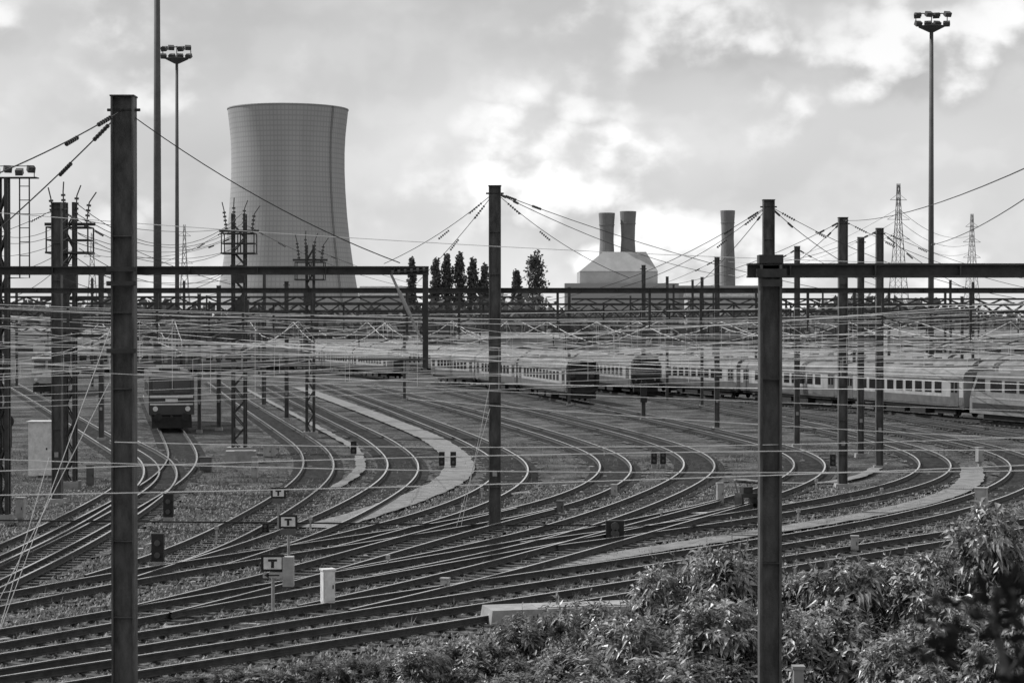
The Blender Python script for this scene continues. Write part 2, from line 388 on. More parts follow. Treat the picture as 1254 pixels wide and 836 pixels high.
for k in range(7): m.tube([(.6,0,h-.5*k-.3),(.95,0,h-.5*k-.3)],.02,4)
m.build('platform',mt['darksteel'],t,local=True)
for k in range(4):
    l=MB(); l.box((-.2+.42*k,-.2,h+.2+.1*(k%2)),(.26,.24,.2),R(30*(k%2)),0,R(25)); l.build('floodlight',mt['lamp'],t,local=True)
s=(515-HY)/H; sx=(788-627)/s; sy=F/s
t=mast('signal_mast','slim mast with a round signal head before the second train',sx,sy,H+(HY-325)/s,.3,0,None)
m=MB()
m.tube([(0,-.25,H-(455-HY)/s),(0,-.4,H-(455-HY)/s)],.62,16); m.box((0,-.3,H-(480-HY)/s),(.5,.25,1.5)); m.build('signal_head',mt['black'],t,local=True)
# ---------------------------------------------------------------- portal beams
def beam(label,x0,x1,y,z,th,truss=True,hang=0,mat=None,hl=1.2,y1=None):
    y1=y if y1 is None else y1
    mat=mat or mt['darksteel']; t=thing('portal_beam',label,'portal beam',((x0+x1)/2,(y+y1)/2,z),0,'horizontal portal beams')
    m=MB(); Lx=math.hypot(x1-x0,y1-y); rz=math.atan2(y1-y,x1-x0); c=((x0+x1)/2,(y+y1)/2)
    def at(u,dz): return (x0+(x1-x0)*u,y+(y1-y)*u,z+dz)
    if truss:
        ch=max(.09,th*.27)
        for dy in(-.25,.25):
            for dz in(0,-th):
                m.box((c[0],c[1]+dy,z+dz),(Lx,ch,ch),rz)
            n=int(Lx/max(th,.7)); 
            for k in range(n):
                a=at(k/n,0 if k%2 else -th); b=at((k+1)/n,-th if k%2 else 0)
                m.tube([(a[0],a[1]+dy,a[2]),(b[0],b[1]+dy,b[2])],ch*.34,4)
    else:
        m.box((c[0],c[1],z),(Lx,.2,.03),rz); m.box((c[0],c[1],z-th),(Lx,.2,.03),rz); m.box((c[0],c[1],z-th/2),(Lx,.03,th-.032),rz)
        for k in range(int(Lx/1.2)):
            a=at((k+.5)/int(Lx/1.2),0); m.box((a[0],a[1]-.055,z-th/2),(.02,.08,th-.034),rz)
    m.build('beam',mat,t)
    for k in range(hang):
        u=(k+.5)/hang+random.uniform(-.2,.2)/hang; a=at(u,0); l=hl*random.uniform(.6,1.2)
        g=MB(); g.box((a[0],a[1]-.02,z-th-l/2),(.09,.09,l)); g.tube([(a[0],a[1],z-th-l*.8),(a[0]+.8,a[1]-.1,z-th-l*.55)],.02,5)
        insul_string(g,(a[0],a[1],z-th-l),(a[0],a[1],z-th-l-.35),.07,4,0)
        g.tube([(a[0],a[1],z-th-l-.1),(a[0]+random.choice([-1,1])*1.1,a[1],z-th-l-.45)],.022,5)
        g.build('hanger',mat,t)
    return t
zb=W(0,327,40.7)[2]
t=beam('near left cantilever beam bolted across the tall left mast',W(-60,0,40.7)[0],W(525,0,40.7)[0],40.7,zb,.14,False,0)
m=MB(); X=W(521,0,40.7)[0]; m.box((X,40.7,(zb-.14+W(0,450,40.7)[2])/2-.01),(.11,.11,zb-.14-W(0,450,40.7)[2])); m.build('end_post',mt['darksteel'],t)
a=W(479,336,40.5); b=W(517,418,40.5); m=MB(); m.tube([a,b],.026,6); m.tube([tuple(np.array(a)*.75+np.array(b)*.25),tuple(np.array(a)*.4+np.array(b)*.6)],.042,8); m.build('strut',mt['galv'],t)
m=MB(); a=W(478,334,40.6); insul_string(m,a,W(524,330,40.6),.05,6,0); m.tube([W(440,440,40.6),W(521,440,40.6)],.02,5); insul_string(m,W(500,440,40.6),W(516,440,40.6),.07,3,0); m.build('insulator',mt['insul'],t)
m=MB(); X=W(152,0,40.3)[0]
for dz in(0,-.28,-1.6): m.box((X,40.05,zb-.06+dz),(.58,.12,.09))
m.build('clamp',mt['darksteel'],t)
beam('near right portal beam resting on the foreground column',W(915,0,29)[0],W(1330,0,29)[0],29,W(0,324,29)[2],.17,False,0)
beam('long beam crossing the frame behind the central mast',W(-60,0,72.4)[0],W(1320,0,72.4)[0],72.4,W(0,353,72.4)[2],.16,False,14)
beam('truss beam over the left sidings behind the tall mast',W(-60,0,96)[0],W(640,0,96)[0],96,8.5,.3,True,8)
beam('deep truss beam across the middle of the yard',W(150,0,139)[0],W(1330,0,139)[0],139,8.55,.5,True,14,None,1.6)
beam('truss beam over the right sidings by the three masts',W(700,0,104)[0],W(1330,0,104)[0],104,8.5,.28,True,8)
beam('far truss beam before the parked trains',W(-60,0,175)[0],W(1320,0,175)[0],175,8.3,.6,True,12,None,1.8)
beam('farthest truss beam behind the parked trains',W(-60,0,235)[0],W(1320,0,235)[0],235,8.5,.6,True,10,mt['farsteel'],2)
beam('lower truss beam far left beyond locomotive',W(-60,0,152)[0],W(420,0,150)[0],150,7.0,.4,True,6,mt['farsteel'],1)
for k in range(44):
    y=random.uniform(165,330); x=random.uniform(-.255,.255)*y
    mast('distant_mast','thin distant catenary mast among the wires over the far sidings',x,y,random.uniform(9.0,12.3),.26,0,'distant catenary masts',mt['farsteel'],False)
# ---------------------------------------------------------------- wires
def wire(name,label,p,q,sag=0,r=None,mat=None,group=None,ins=0,n=14,cat='wire'):
    p=np.array(p,float);q=np.array(q,float); D=(p[1]+q[1])/2
    r=r or max(.007,D*.00016); pts=[]
    for i in range(n+1):
        u=i/n; a=p+(q-p)*u; a[2]-=sag*4*u*(1-u); pts.append(a)
    m=MB(); m.tube(pts,r,4)
    if not ins:
        o=m.build(name,mat or mt['darkwire'],loc=tuple(pts[0])); return tag(o,label,cat,group)
    t=thing(name,label,cat,tuple(p),0,group); m.build('strand',mat or mt['darkwire'],t)
    e=(pts[1]-pts[0])/np.linalg.norm(pts[1]-pts[0])
    for e0,e1 in ([(.6,1.2)] + ([(2.1,2.6)] if ins>1 else [])):
        g=MB(); insul_string(g,p+e*e0,p+e*e1,.045,6,0); g.build('insulator',mt['insul'],t)
    return t
ML=(*W(152,0,40.3)[:2],11.5); MC=(*W(606,0,72)[:2],11.9); MR=(*W(941,0,78.6)[:2],11.8)
def sw(lab,p,q,sag=0,ins=2,**k): wire('span_wire',lab,p,q,sag,k.pop('r',.014),group='span wires hung from mast tops',ins=ins,**k)
sw('upper stay wire falling left from the tall left mast',ML,W(-60,235,34),.1)
sw('lower stay wire falling left from the tall left mast',ML,W(-60,330,45),.1)
sw('span wire falling right from the tall left mast to beam end',ML,W(490,322,40.7),.25,0)
sw('span wire from central mast falling left to beam hangers',MC,W(470,323,72),.2)
sw('steeper wire falling left from the central mast',MC,W(512,345,72),.1)
sw('span wire sagging right from central mast to slim mast',MC,W(905,340,110),.5)
sw('steeper span wire falling right from the central mast',MC,W(770,340,72),.3)
sw('span wire sagging from central mast to distant right',MC,W(1130,372,95),.6)
sw('span wire falling left from mast behind the column',MR,W(760,352,78),.4)
sw('long span wire sagging left from mast behind column',MR,W(640,372,90),.7)
sw('steep wire falling left from mast behind the column',MR,W(850,352,100),.2)
sw('span wire falling right from the mast behind the column',MR,W(1080,345,90),.3)
sw('long wire rightwards from mast behind the column',MR,W(1330,375,80),.8)
M3=W(1032,270,89.9); M5=W(1077,282,101)
sw('wire rising right from the nearest of three masts',M3,W(1320,176,36),.4)
sw('wire falling left from the nearest of three masts',M3,W(800,352,115),.5)
sw('wire rising right from rightmost of the three masts',W(1140,300,95),W(1330,190,40),.3)
sw('wire falling right from the nearest of three masts',M3,W(1254,352,90),.3)
sw('second wire falling left from the nearest of three masts',M3,W(940,345,104),.2)
sw('wire falling left from the rightmost of three masts',M5,W(960,320,120),.2)
sw('wire falling right from the rightmost of three masts',M5,W(1330,352,101),.5)
sw('steep wire falling right from the rightmost of three masts',M5,W(1180,352,104),.2)
sw('wire falling left from the slim mast near the column',W(976,305,119),W(860,352,139),.3)
sw('wire falling right from the slim mast near the column',W(976,305,119),W(1110,360,139),.3)
sw('wire falling left from the mast before the long train',W(878,318,138),W(740,365,150),.4)
ML2=(*W(70,0,82)[:2],11.9)
sw('wire falling right from the left mast by the cabinet',ML2,W(300,352,90),.4)
sw('wire falling left from the left mast by the cabinet',ML2,W(-60,300,82),.2)
sw('wire falling from the tall switch mast to the right',W(300,275,114),W(500,352,114),.4)
sw('wire falling from the tall switch mast to the left',W(288,275,114),W(110,352,110),.4)
sw('second wire falling from the tall switch mast leftward',W(288,290,114),W(60,300,100),.9)
sw('wire from small switch mast to the distant yard',W(384,305,134),W(560,360,150),.3)
for k in range(11):
    sw('dark jumper wire sagging between the left switch masts',W(86+random.randint(-15,15),250+k*9,86),W(290+random.randint(-12,12),262+k*9,113),random.uniform(.3,1.8),0,r=.016)
for k in range(6):
    sw('dark jumper wire falling from the left switch mast to the frame edge',W(84,255+k*12,86),W(-40,250+k*22+random.randint(-10,10),76),random.uniform(.2,.8),0,r=.013)
wire('feeder_wire','long pale feeder wire sagging across the frame above the beams',W(-60,256,44),W(1330,326,58),.25,.010,mt['wire'],n=30)
fg=[((-60,607,22),(1330,566,25),.05),((-60,579,24),(1330,551,26),-.08),((140,541,27),(1330,532,30),.12),((-60,560,27),(1330,575,25),.10),((500,488,34),(1330,540,32),.06),((-60,447,36),(1330,505,38),.06)]
labs=['lowest pale foreground wire sloping up to the right','second lowest pale foreground wire across the masts','pale foreground wire nearly level over the bends','pale foreground wire dipping in the middle','pale wire descending right over the long train','pale wire descending right over the black-nosed trains']
for (a,b,sg),lb in zip(fg,labs): wire('contact_wire',lb,W(*a),W(*b),sg,.007,mt['wire'],n=30,group='pale foreground wires')
for k in range(54):
    D0=random.uniform(44,120);D1=random.uniform(44,120); z0=random.uniform(5.75,8.1);z1=random.uniform(5.75,8.1)
    if k%3==0: z1=z0+random.uniform(-.3,.3)
    wire('overhead_wire','bare overhead wire crossing the yard among the portal beams',(-.27*D0,D0,z0),(.27*D1,D1,z1),random.uniform(.05,.6),None,mt['wire'] if k%3 else mt['darkwire'],group='overhead wires crossing the yard',n=16)
def catenary(p,label):
    q=resample(p,7.0); q=q[(q[:,1]>36)&(q[:,1]<175)]
    if len(q)<6: return
    mid=q[len(q)//2]; t=thing('overhead_line',label,'overhead line',(mid[0],mid[1],0),0,'catenary above the tracks')
    c=MB();g=MB(); cp=[];mp=[]
    for j,(x,y) in enumerate(q):
        u=(j%6)/6; z=7.35-1.2*4*u*(1-u)
        cp.append((x,y,5.65)); mp.append((x,y,z))
        dr=MB(); dr.tube([(x,y,5.65),(x,y,z)],max(.006,y*.0001),3); dr.build('dropper',mt['wire'],t)
    r=[max(.007,a[1]*.00014) for a in cp]
    c.tube(cp,r,4); g.tube(mp,r,4)
    c.build('contact_wire',mt['wire'],t); g.build('messenger_wire',mt['wire'],t)
for (lab,_),p in zip(defs,TR): catenary(p,'overhead line above the '+' '.join(lab.replace(',','').split()[:10]))
catenary(TR[-1],'overhead line above the long pale passenger train')
for k,(a,b) in enumerate([((136,400),(0,770)),((133,470),(-20,770)),((60,560),(-10,800))]):
    wire('guy_wire',['upper guy wire slanting down left of the tall mast','lower guy wire slanting down left of the tall mast','short guy wire at the lower left edge'][k],W(*a,41),W(*b,43),0,.009,mt['wire'])
wire('guy_wire','guy wire slanting down left of the central mast',W(600,470,71),W(563,652,71),0,.012,mt['wire'])
wire('guy_wire','second guy wire beside the central mast foot',W(600,500,71),W(556,655,71),0,.012,mt['wire'])
wire('cable_duct','dark low cable duct crossing the tracks at mid frame',(*G(-60,646),.28),(*G(925,655),.28),0,.035,mt['black'],cat='cable duct')
# ---------------------------------------------------------------- floodlight towers
def light_tower(px,topy,h,lab,w_):
    s=(HY-topy)/(h-H); x=(px-627)/s; y=F/s
    t=thing('floodlight_tower',lab,'floodlight tower',(x,y,0),0,'tall floodlight towers')
    m=MB(); m.tube([(0,0,0),(0,0,h*.5),(0,0,h-1)],[w_*.62,w_*.5,w_*.36],12); m.build('pole',mt['farsteel'],t,local=True,smooth=True)
    f=MB()
    f.tube([(-1.5,0,h-1.3),(1.5,0,h-1.3)],.07,5); f.tube([(-1.5,0,h-.1),(1.5,0,h-.1)],.06,5); f.lathe((0,0,h-1.9),[(.25,0),(1.25,.5),(1.25,.58),(.25,.2)],14)
    for sx in(-1,0,1): f.tube([(sx*1.5,0,h-1.3),(sx*1.5,0,h)],.05,5)
    f.build('head_frame',mt['farsteel'],t,local=True)
    for i in range(4):
        for j in range(2):
            l=MB(); l.box((-1.35+.9*i,-.45+.9*j*(-1)**i*.5,h-1.15+j*.85),(.62,.5,.42),R(18*(-1)**(i+j)),0,R(30)); l.box((-1.35+.9*i,-.75,h-1.2+j*.85),(.5,.04,.34),0,0,R(30)); l.build('floodlight',mt['lamp'],t,local=True)
    b=MB(); b.box((0,0,.25),(1.6,1.6,.5)); b.build('footing',mt['conc'],t,local=True)
light_tower(1140,16,37,'floodlight tower at right with its lamp head in view',.5)
light_tower(217,57,37,'floodlight tower left of cooling tower with its lamp head in view',.42)
light_tower(193,-130,44,'thicker lamp tower left of cooling tower running out of frame',.62)
# ---------------------------------------------------------------- trains
def make_coach(kind,Lc,label):
    t=thing('passenger_coach',label,'train coach',(0,0,0),0,'parked train coaches'); w_=2.85
    m=MB(); K=[(-w_/2+.05,1.05),(-w_/2,1.5),(-w_/2,3.1),(w_/2,3.1),(w_/2,1.5),(w_/2-.05,1.05)]
    vs=[(x,-Lc/2+.25,z) for x,z in K]+[(x,Lc/2-.25,z) for x,z in K]; n=len(K)
    fs=[(i,(i+1)%n,(i+1)%n+n,i+n) for i in range(n)]+[tuple(range(n))[::-1],tuple(range(n,2*n))]
    m.add(vs,fs); m.build('body',mt['coach'],t,local=True)
    m=MB()
    for sx in(-1,1): m.box((sx*(w_/2+.006),0,1.45),(.02,Lc-.6,.6))
    m.build('lower_stripe',mt['coachlow'],t,local=True)
    m=MB()
    for sx in(-1,1): m.box((sx*(w_/2+.004),0,2.98),(.014,Lc-.6,.1))
    m.build('cantrail_stripe',mt['coachlow'],t,local=True)
    m=MB(); A=[]
    for k in range(11):
        a=math.pi*k/10; A.append((-w_/2*math.cos(a)*1.005,3.103+.85*math.sin(a)**.8))
    vs=[(x,-Lc/2+.25,z) for x,z in A]+[(x,Lc/2-.25,z) for x,z in A]; n=len(A)
    m.add(vs,[(i+n,i+1+n,i+1,i) for i in range(n-1)]+[tuple(range(n)),tuple(range(n,2*n))[::-1],(0,n,2*n-1,n-1)])
    for yy in np.linspace(-Lc/2+2,Lc/2-2,6): m.box((0,yy,3.97),(.7,.9,.14))
    m.build('roof',mt['roof'],t,local=True)
    nw=int((Lc-6)/1.55)
    for sx in(-1,1):
        for k in range(nw):
            y=-Lc/2+3.2+(k+.5)*(Lc-6.4)/nw; g=MB(); g.box((sx*(w_/2+.012),y,2.42),(.02,1.02,.82)); g.build('window',mt['glass'],t,local=True)
        for yy in(-Lc/2+1.5,Lc/2-1.5):
            g=MB(); g.box((sx*(w_/2+.02),yy,2.05),(.03,1.15,1.95)); d_=g.build('door',mt['coachlow'],t,local=True)
            g=MB(); 
            for q in(-.27,.27): g.box((sx*(w_/2+.04),yy+q,2.45),(.02,.36,.75))
            g.build('door_window',mt['glass'],d_,local=True)
    g=MB(); g.box((0,0,.95),(2.5,Lc-.8,.22)); 
    for yy,l in((-2.4,2.4),(1.2,3),(4,1.2)): g.box((0,yy,.62),(2.3,l,.5))
    for sy in(-1,1):
        for sx in(-.85,.85): g.tube([(sx,sy*(Lc/2-.3),1.0),(sx,sy*(Lc/2+.1),1.0)],.08,6)
    g.box((0,Lc/2-.12,2.1),(1.3,.28,2.2)); g.box((0,-Lc/2+.12,2.1),(1.3,.28,2.2))
    g.build('underframe',mt['under'],t,local=True)
    for sy in(-1,1):
        bo=MB(); 
        for sx in(-1,1): bo.box((sx*.98,sy*(Lc/2-3.6),.6),(.14,3.1,.28))
        bo.box((0,sy*(Lc/2-3.6),.62),(1.9,.5,.24)); b_=bo.build('bogie',mt['under'],t,local=True)
        for dy in(-1.2,1.2):
            wh=MB()
            for sx in(-.75,.75): wh.tube([(sx-.06,sy*(Lc/2-3.6)+dy,.62),(sx+.06,sy*(Lc/2-3.6)+dy,.62)],.42,14)
            wh.tube([(-.7,sy*(Lc/2-3.6)+dy,.62),(.7,sy*(Lc/2-3.6)+dy,.62)],.07,6); wh.build('wheelset',mt['under'],b_,local=True)
    if kind=='nose':
        y0=-Lc/2+.2; f=MB(); ring=[]
        for k in range(28):
            a=2*math.pi*k/28; ca,sa=math.cos(a),math.sin(a)
            ring.append((1.33*math.copysign(abs(ca)**.5,ca),y0-.32,2.45+1.42*math.copysign(abs(sa)**.55,sa)))
        f.tube(ring+[ring[0],ring[1]],.17,8,0,False)
        c=[(x*.98,y0-.1,2.45+(z-2.45)*.98) for x,_,z in ring]; b=[(x*1.03,y0+.3,2.45+(z-2.45)*1.0) for x,_,z in ring]
        f.add(c,[tuple(range(28))[::-1]]); f.add(c+b,[(i,(i+1)%28,(i+1)%28+28,i+28) for i in range(28)])
        nz=f.build('rubber_nose',mt['black'],t,local=True)
        g=MB(); g.box((-.75,y0-.14,2.75),(.62,.05,.8)); g.box((.75,y0-.14,2.75),(.62,.05,.8)); g.box((0,y0-.16,2.85),(.42,.05,.55)); g.build('windscreen',mt['glass'],nz,local=True)
        g=MB(); g.box((0,y0-.13,2.3),(.8,.04,2.3)); g.build('cab_door',mt['under'],nz,local=True)
        for sx in(-1,1):
            g=MB(); g.tube([(sx*.95,y0-.1,1.65),(sx*.95,y0-.2,1.65)],.1,10); g.build('headlight',mt['plate'],nz,local=True)
        g=MB(); g.box((0,y0-.1,.75),(2.4,.35,.5)); g.tube([(0,y0,.95),(0,y0-.7,.95)],.12,6); g.build('coupler',mt['under'],t,local=True)
    return t
PROTO=make_coach('plain',20,'pale coach of the long train, nearest the right edge')
NOSE=make_coach('nose',24,'leading black-nosed train car, nearer of the two')
def pose_on(path,dist):
    seg=np.linalg.norm(np.diff(path,axis=0),axis=1); t=np.r_[0,np.cumsum(seg)]
    return np.array([np.interp(dist,t,path[:,0]),np.interp(dist,t,path[:,1])])
def place(path,d0,d1,src,label,first=False):
    a=pose_on(path,d0); b=pose_on(path,d1); c=(a+b)/2; dr=b-a; rz=math.atan2(dr[1],dr[0])-math.pi/2
    if first:
        src.location=(c[0],c[1],.13); src.rotation_euler=(0,0,rz); src['label']=label; return src
    return dup(src,(c[0],c[1],.13),rz,label)
A=np.array(TR[-1])[::-1]
tA=np.r_[0,np.cumsum(np.linalg.norm(np.diff(A,axis=0),axis=1))]
i0=np.argmin(abs(A[:,1]-147)); base=tA[i0]
names=['pale coach of the long train ending beside the railcar','second coach of the long pale train, counted from right','third coach of the long pale train, counted from right','fourth coach of the long pale train, counted from right','farthest coach of the long pale train']
for k in range(5): place(A,base+.4+k*20.4,base+20.4+k*20.4,PROTO,names[k],k==0)
def railcar():
    t=thing('railcar','dull grey railcar with sloped windscreen parked at the right frame edge','railcar',(0,0,0),0); w_=2.8; Lc=18
    side=[(-Lc/2,3.65),(Lc/2-1.1,3.65),(Lc/2-.3,2.4),(Lc/2,1.7),(Lc/2,.7),(-Lc/2,.7)]
    m=MB(); n=len(side); m.add([(-w_/2,y,z) for y,z in side]+[(w_/2,y,z) for y,z in side],[(i,(i+1)%n,(i+1)%n+n,i+n) for i in range(n)]+[tuple(range(n))[::-1],tuple(range(n,2*n))]); m.build('body',mt['railcar'],t,local=True)
    for sx in(-1,1):
        m=MB(); x_=sx*(w_/2+.012); m.add([(x_,Lc/2-2.1,2.3),(x_,Lc/2-.55,2.3),(x_,Lc/2-1.15,3.2),(x_,Lc/2-2.1,3.2)],[(0,1,2,3)]); m.build('cab_window',mt['glass'],t,local=True)
        for k in range(7):
            m=MB(); m.box((x_,Lc/2-3.6-1.9*k,2.7),(.02,1.5,.8)); m.build('window',mt['glass'],t,local=True)
        m=MB(); m.box((x_,-.1,1.85),(.02,17.4,.12)); m.build('pale_stripe',mt['plate'],t,local=True)
        m=MB(); m.box((x_,-.1,1.2),(.02,17.4,.5)); m.build('lower_stripe',mt['under'],t,local=True)
    m=MB(); m.box((0,Lc/2-.66,3.04),(2.4,.04,1.3),0,0,R(58)-R(25)); m.build('windscreen',mt['glass'],t,local=True)
    m=MB(); m.box((0,-1,3.77),(1.6,11,.24)); m.build('roof_unit',mt['roof'],t,local=True)
    m=MB(); m.box((0,0,.5),(2.3,15,.4))
    for yy in(-6.5,-4.5,4.5,6.5):
        for sx in(-.75,.75): m.tube([(sx-.06,yy,.42),(sx+.06,yy,.42)],.42,12)
    m.box((0,Lc/2+.2,.95),(.5,.8,.35)); m.build('bogie',mt['under'],t,local=True); return t
rcar=railcar(); place(A,base-18.2,base-.2,rcar,rcar['label'],True)
def lead(path,D):
    path=np.array(path)
    if path[0,1]>path[-1,1]: path=path[::-1]
    t=np.r_[0,np.cumsum(np.linalg.norm(np.diff(path,axis=0),axis=1))]; return path,t[np.argmin(abs(path[:,1]-D))]
p1,b1=lead(TR[7],179)
place(p1,b1,b1+24,NOSE,'nearer of the two trains with black rubber noses',True)
place(p1,b1+24.6,b1+44.6,PROTO,'coach coupled directly behind the nearer black-nosed car')
place(p1,b1+45,b1+65,PROTO,'second coach behind the nearer black-nosed car')
p2,b2=lead(TR[8],197)
place(p2,b2,b2+24,NOSE,'farther of the two trains with black rubber noses')
place(p2,b2+24.6,b2+44.6,PROTO,'coach coupled directly behind the farther black-nosed car')
place(p2,b2+45,b2+65,PROTO,'second coach behind the farther black-nosed car')
def rake(p,q,n,lab):
    p=np.array(p);q=np.array(q);d_=(q-p)/np.linalg.norm(q-p); rz=math.atan2(d_[1],d_[0])-math.pi/2
    for k in range(n):
        c=p+d_*(k*20.4+10); dup(PROTO,(c[0],c[1],.13),rz,lab,'coaches in the rows of parked trains behind')
rake((48,158),(20,238),5,'roof and upper side of a coach in the row behind the long train')
rake((60,172),(30,255),5,'coach roof in the rearmost row at the right')
rake((-14,252),(-42,345),4,'pale coach parked in the distance left of the black-nosed trains')
rake((-3,262),(-30,350),4,'pale coach parked far off beyond the black-nosed trains')
rake((-62,268),(-20,300),2,'pale coach standing far off right of the locomotive')
def loco(label,x,y,rz,light=False):
    t=thing('locomotive',label,'locomotive',(x,y,.15),rz); bm=mt['loco'] if not light else mt['grey']; w_=2.95; Lc=18
    m=MB(); side=[(-Lc/2+.9,3.75),(-Lc/2+.25,3.6),(-Lc/2+.05,2.35),(-Lc/2,2.2),(-Lc/2,1.1),(Lc/2,1.1),(Lc/2,2.2),(Lc/2-.05,2.35),(Lc/2-.25,3.6),(Lc/2-.9,3.75)]
    n=len(side); m.add([(-w_/2,y_,z) for y_,z in side]+[(w_/2,y_,z) for y_,z in side],[(i,(i+1)%n,(i+1)%n+n,i+n) for i in range(n)]+[tuple(range(n))[::-1],tuple(range(n,2*n))]); m.build('body',bm,t,local=True)
    f=-Lc/2
    for sx in(-1,1):
        g=MB(); g.box((sx*.68,f+.09,2.95),(1.1,.05,.85),0,0,R(-9)); g.build('windscreen',mt['glass'],t,local=True)
        g=MB(); g.tube([(sx*1.05,f-.1,1.5),(sx*1.05,f+.05,1.5)],.17,10); g.build('headlight',mt['white'],t,local=True)
        g=MB(); g.tube([(sx*.87,f,1.0),(sx*.87,f-.55,1.0)],.12,8); g.tube([(sx*.87,f-.5,1.0),(sx*.87,f-.6,1.0)],.25,12); g.build('buffer',mt['under'],t,local=True)
        for k in range(5):
            g=MB(); g.box((sx*(w_/2+.01),-5+2.5*k,2.7),(.03,1.6,.8)); g.build('side_grille',mt['under'],t,local=True)
    g=MB(); g.box((0,f-.02,2.3),(2.8,.05,.16)); g.box((0,f-.02,1.8),(2.8,.05,.1)); g.build('front_stripe',mt['white'],t,local=True)
    g=MB(); g.box((0,f+.14,3.5),(2.7,.05,.12),0,0,R(-9)); g.build('cab_band',mt['plate'],t,local=True)
    g=MB(); g.box((0,f-.02,2.05),(.8,.05,.2)); g.build('number_plate',mt['white'],t,local=True)
    g=MB(); g.box((0,f-.1,.62),(2.6,.25,.75)); g.box((0,0,.85),(2.6,Lc-.4,.45)); g.tube([(0,f-.05,1.0),(0,f-.5,.9)],.1,6); g.build('underframe',mt['under'],t,local=True)
    for sy in(-1,1):
        b=MB(); 
        for sx in(-1,1): b.box((sx*1.05,sy*5.2,.6),(.18,4,.4))
        b_=b.build('bogie',mt['under'],t,local=True)
        for dy in(-1.5,1.5):
            wh=MB()
            for sx in(-.75,.75): wh.tube([(sx-.07,sy*5.2+dy,.6),(sx+.07,sy*5.2+dy,.6)],.6,16)
            wh.build('wheelset',mt['under'],b_,local=True)
    r=MB(); r.box((0,0,3.83),(2.5,15.5,.14)); r.box((0,0,4.0),(1.4,9,.22)); r.build('roof',mt['loco'] if not light else mt['grey'],t,local=True)
    pg=MB(); pg.tube([(-.6,-6,3.95),(-.4,-4.6,4.5),(-.5,-5.6,5.3)],.04,4); pg.tube([(.6,-6,3.95),(.4,-4.6,4.5),(.5,-5.6,5.3)],.04,4); pg.tube([(-.85,-5.6,5.32),(.85,-5.6,5.32)],.05,4); pg.build('pantograph',mt['darksteel'],t,local=True)
    return t
p3,b3=lead(TR[1],134.5); c=(pose_on(p3,b3)+pose_on(p3,b3+18))/2; dr=pose_on(p3,b3+18)-pose_on(p3,b3)
loco('dark electric locomotive standing head-on at left',c[0],c[1],math.atan2(dr[1],dr[0])-math.pi/2)
loco('lighter distant locomotive at the far left edge',(42-627)/12.3,212,R(8),True)
# ---------------------------------------------------------------- trackside things
def tsign(px,by,topy,wpx,label,arrow=False,box=False):
    s=(by-HY)/H; x=(px-627)/s;y=F/s; h=(by-topy)/s; w_=wpx/s
    t=thing('marker_sign',label,'sign',(x,y,0),0)
    m=MB(); m.tube([(0,0,0),(0,0,h-.1)],.045,8); m.build('post',mt['galv'],t,local=True)
    ph=w_*.68; m=MB(); m.box((0,-.04,h-ph/2),(w_+.09,.03,ph+.09)); m.build('sign_frame',mt['black'],t,local=True)
    m=MB(); m.box((0,-.075,h-ph/2),(w_-.04,.03,ph-.04)); pn=m.build('sign_panel',mt['white'],t,local=True)
    m=MB(); m.box((0,-.095,h-ph*.27),(w_*.46,.008,ph*.17)); m.box((0,-.095,h-ph*.6),(w_*.15,.008,ph*.48)); m.build('letter_t',mt['black'],pn,local=True)
    lh=ph*(.42 if arrow else .55); z=h-ph-.06-lh/2; m=MB(); m.box((0,-.06,z),(w_,.05,lh)); p2=m.build('lower_panel',mt['grey'] if arrow else mt['coachlow'],t,local=True)
    if arrow:
        m=MB(); m.box((.02,-.089,z),(w_*.6,.006,.03)); m.add([(-w_*.42,-.092,z),(-w_*.2,-.092,z+.07),(-w_*.2,-.092,z-.07)],[(0,2,1)])
        m.build('arrow',mt['black'],p2,local=True)
    if box:
        m=MB(); m.box((w_*.78,.05,h-.37),(.26,.3,.72)); m.build('relay_box',mt['grey'],t,local=True)
tsign(341,655,598,15,'smallest and farthest of the three T signs')
tsign(353,692,632,19,'middle of the three T signs beside the tracks')
tsign(334,762,681,24,'largest and nearest T sign with an arrow below',True,True)
def cabinet(px,by,topy,wpx,label,postf=.35,mat='grey',name='equipment_cabinet'):
    s=(by-HY)/H; x=(px-627)/s;y=F/s; h=(by-topy)/s; w_=wpx/s; t=thing(name,label,'cabinet',(x,y,0),R(random.uniform(-25,25)))
    pz=h*postf
    m=MB(); m.box((0,0,pz+(h-pz)/2),(w_,w_*.8,h-pz)); m.build('housing',mt[mat],t,local=True)
    m=MB(); m.box((0,0,h+.02),(w_*1.15,w_*.95,.04)); m.build('lid',mt[mat],t,local=True)
    m=MB(); m.box((0,-w_*.4-.008,pz+(h-pz)*.5),(w_*.82,.014,(h-pz)*.85)); d_=m.build('door',mt[mat],t,local=True)
    m=MB(); m.box((w_*.3,-w_*.4-.03,pz+(h-pz)*.5),(w_*.06,.03,.1)); m.build('handle',mt['black'],d_,local=True)
    m=MB(); m.box((0,0,pz/2),(w_*.5 if postf>.1 else w_*1.1,w_*.4,max(pz,.06))); m.build('pedestal',mt['conc'],t,local=True)
cabinet(401,751,698,15,'pale narrow cabinet right of the nearest T sign',.25,'white')
cabinet(51,584,516,28,'tall pale cabinet at left beside the masts',.04,'white')
cabinet(1202,652,598,14,'pale box on a post at the right by the shrubs',.5,'grey')
cabinet(882,619,592,8,'small pale bollard box left of the wheeled cart',.1,'grey')
cabinet(545,729,709,10,'low box beside the near tracks below the central mast',.3,'grey')
cabinet(1047,680,657,9,'small white box above the shrubs right of column',.3,'grey')
cabinet(752,610,594,7,'tiny pale box beside the middle bend',.2,'grey')
cabinet(312,590,560,7,'tiny pale post box beside the first bend',.2,'grey')
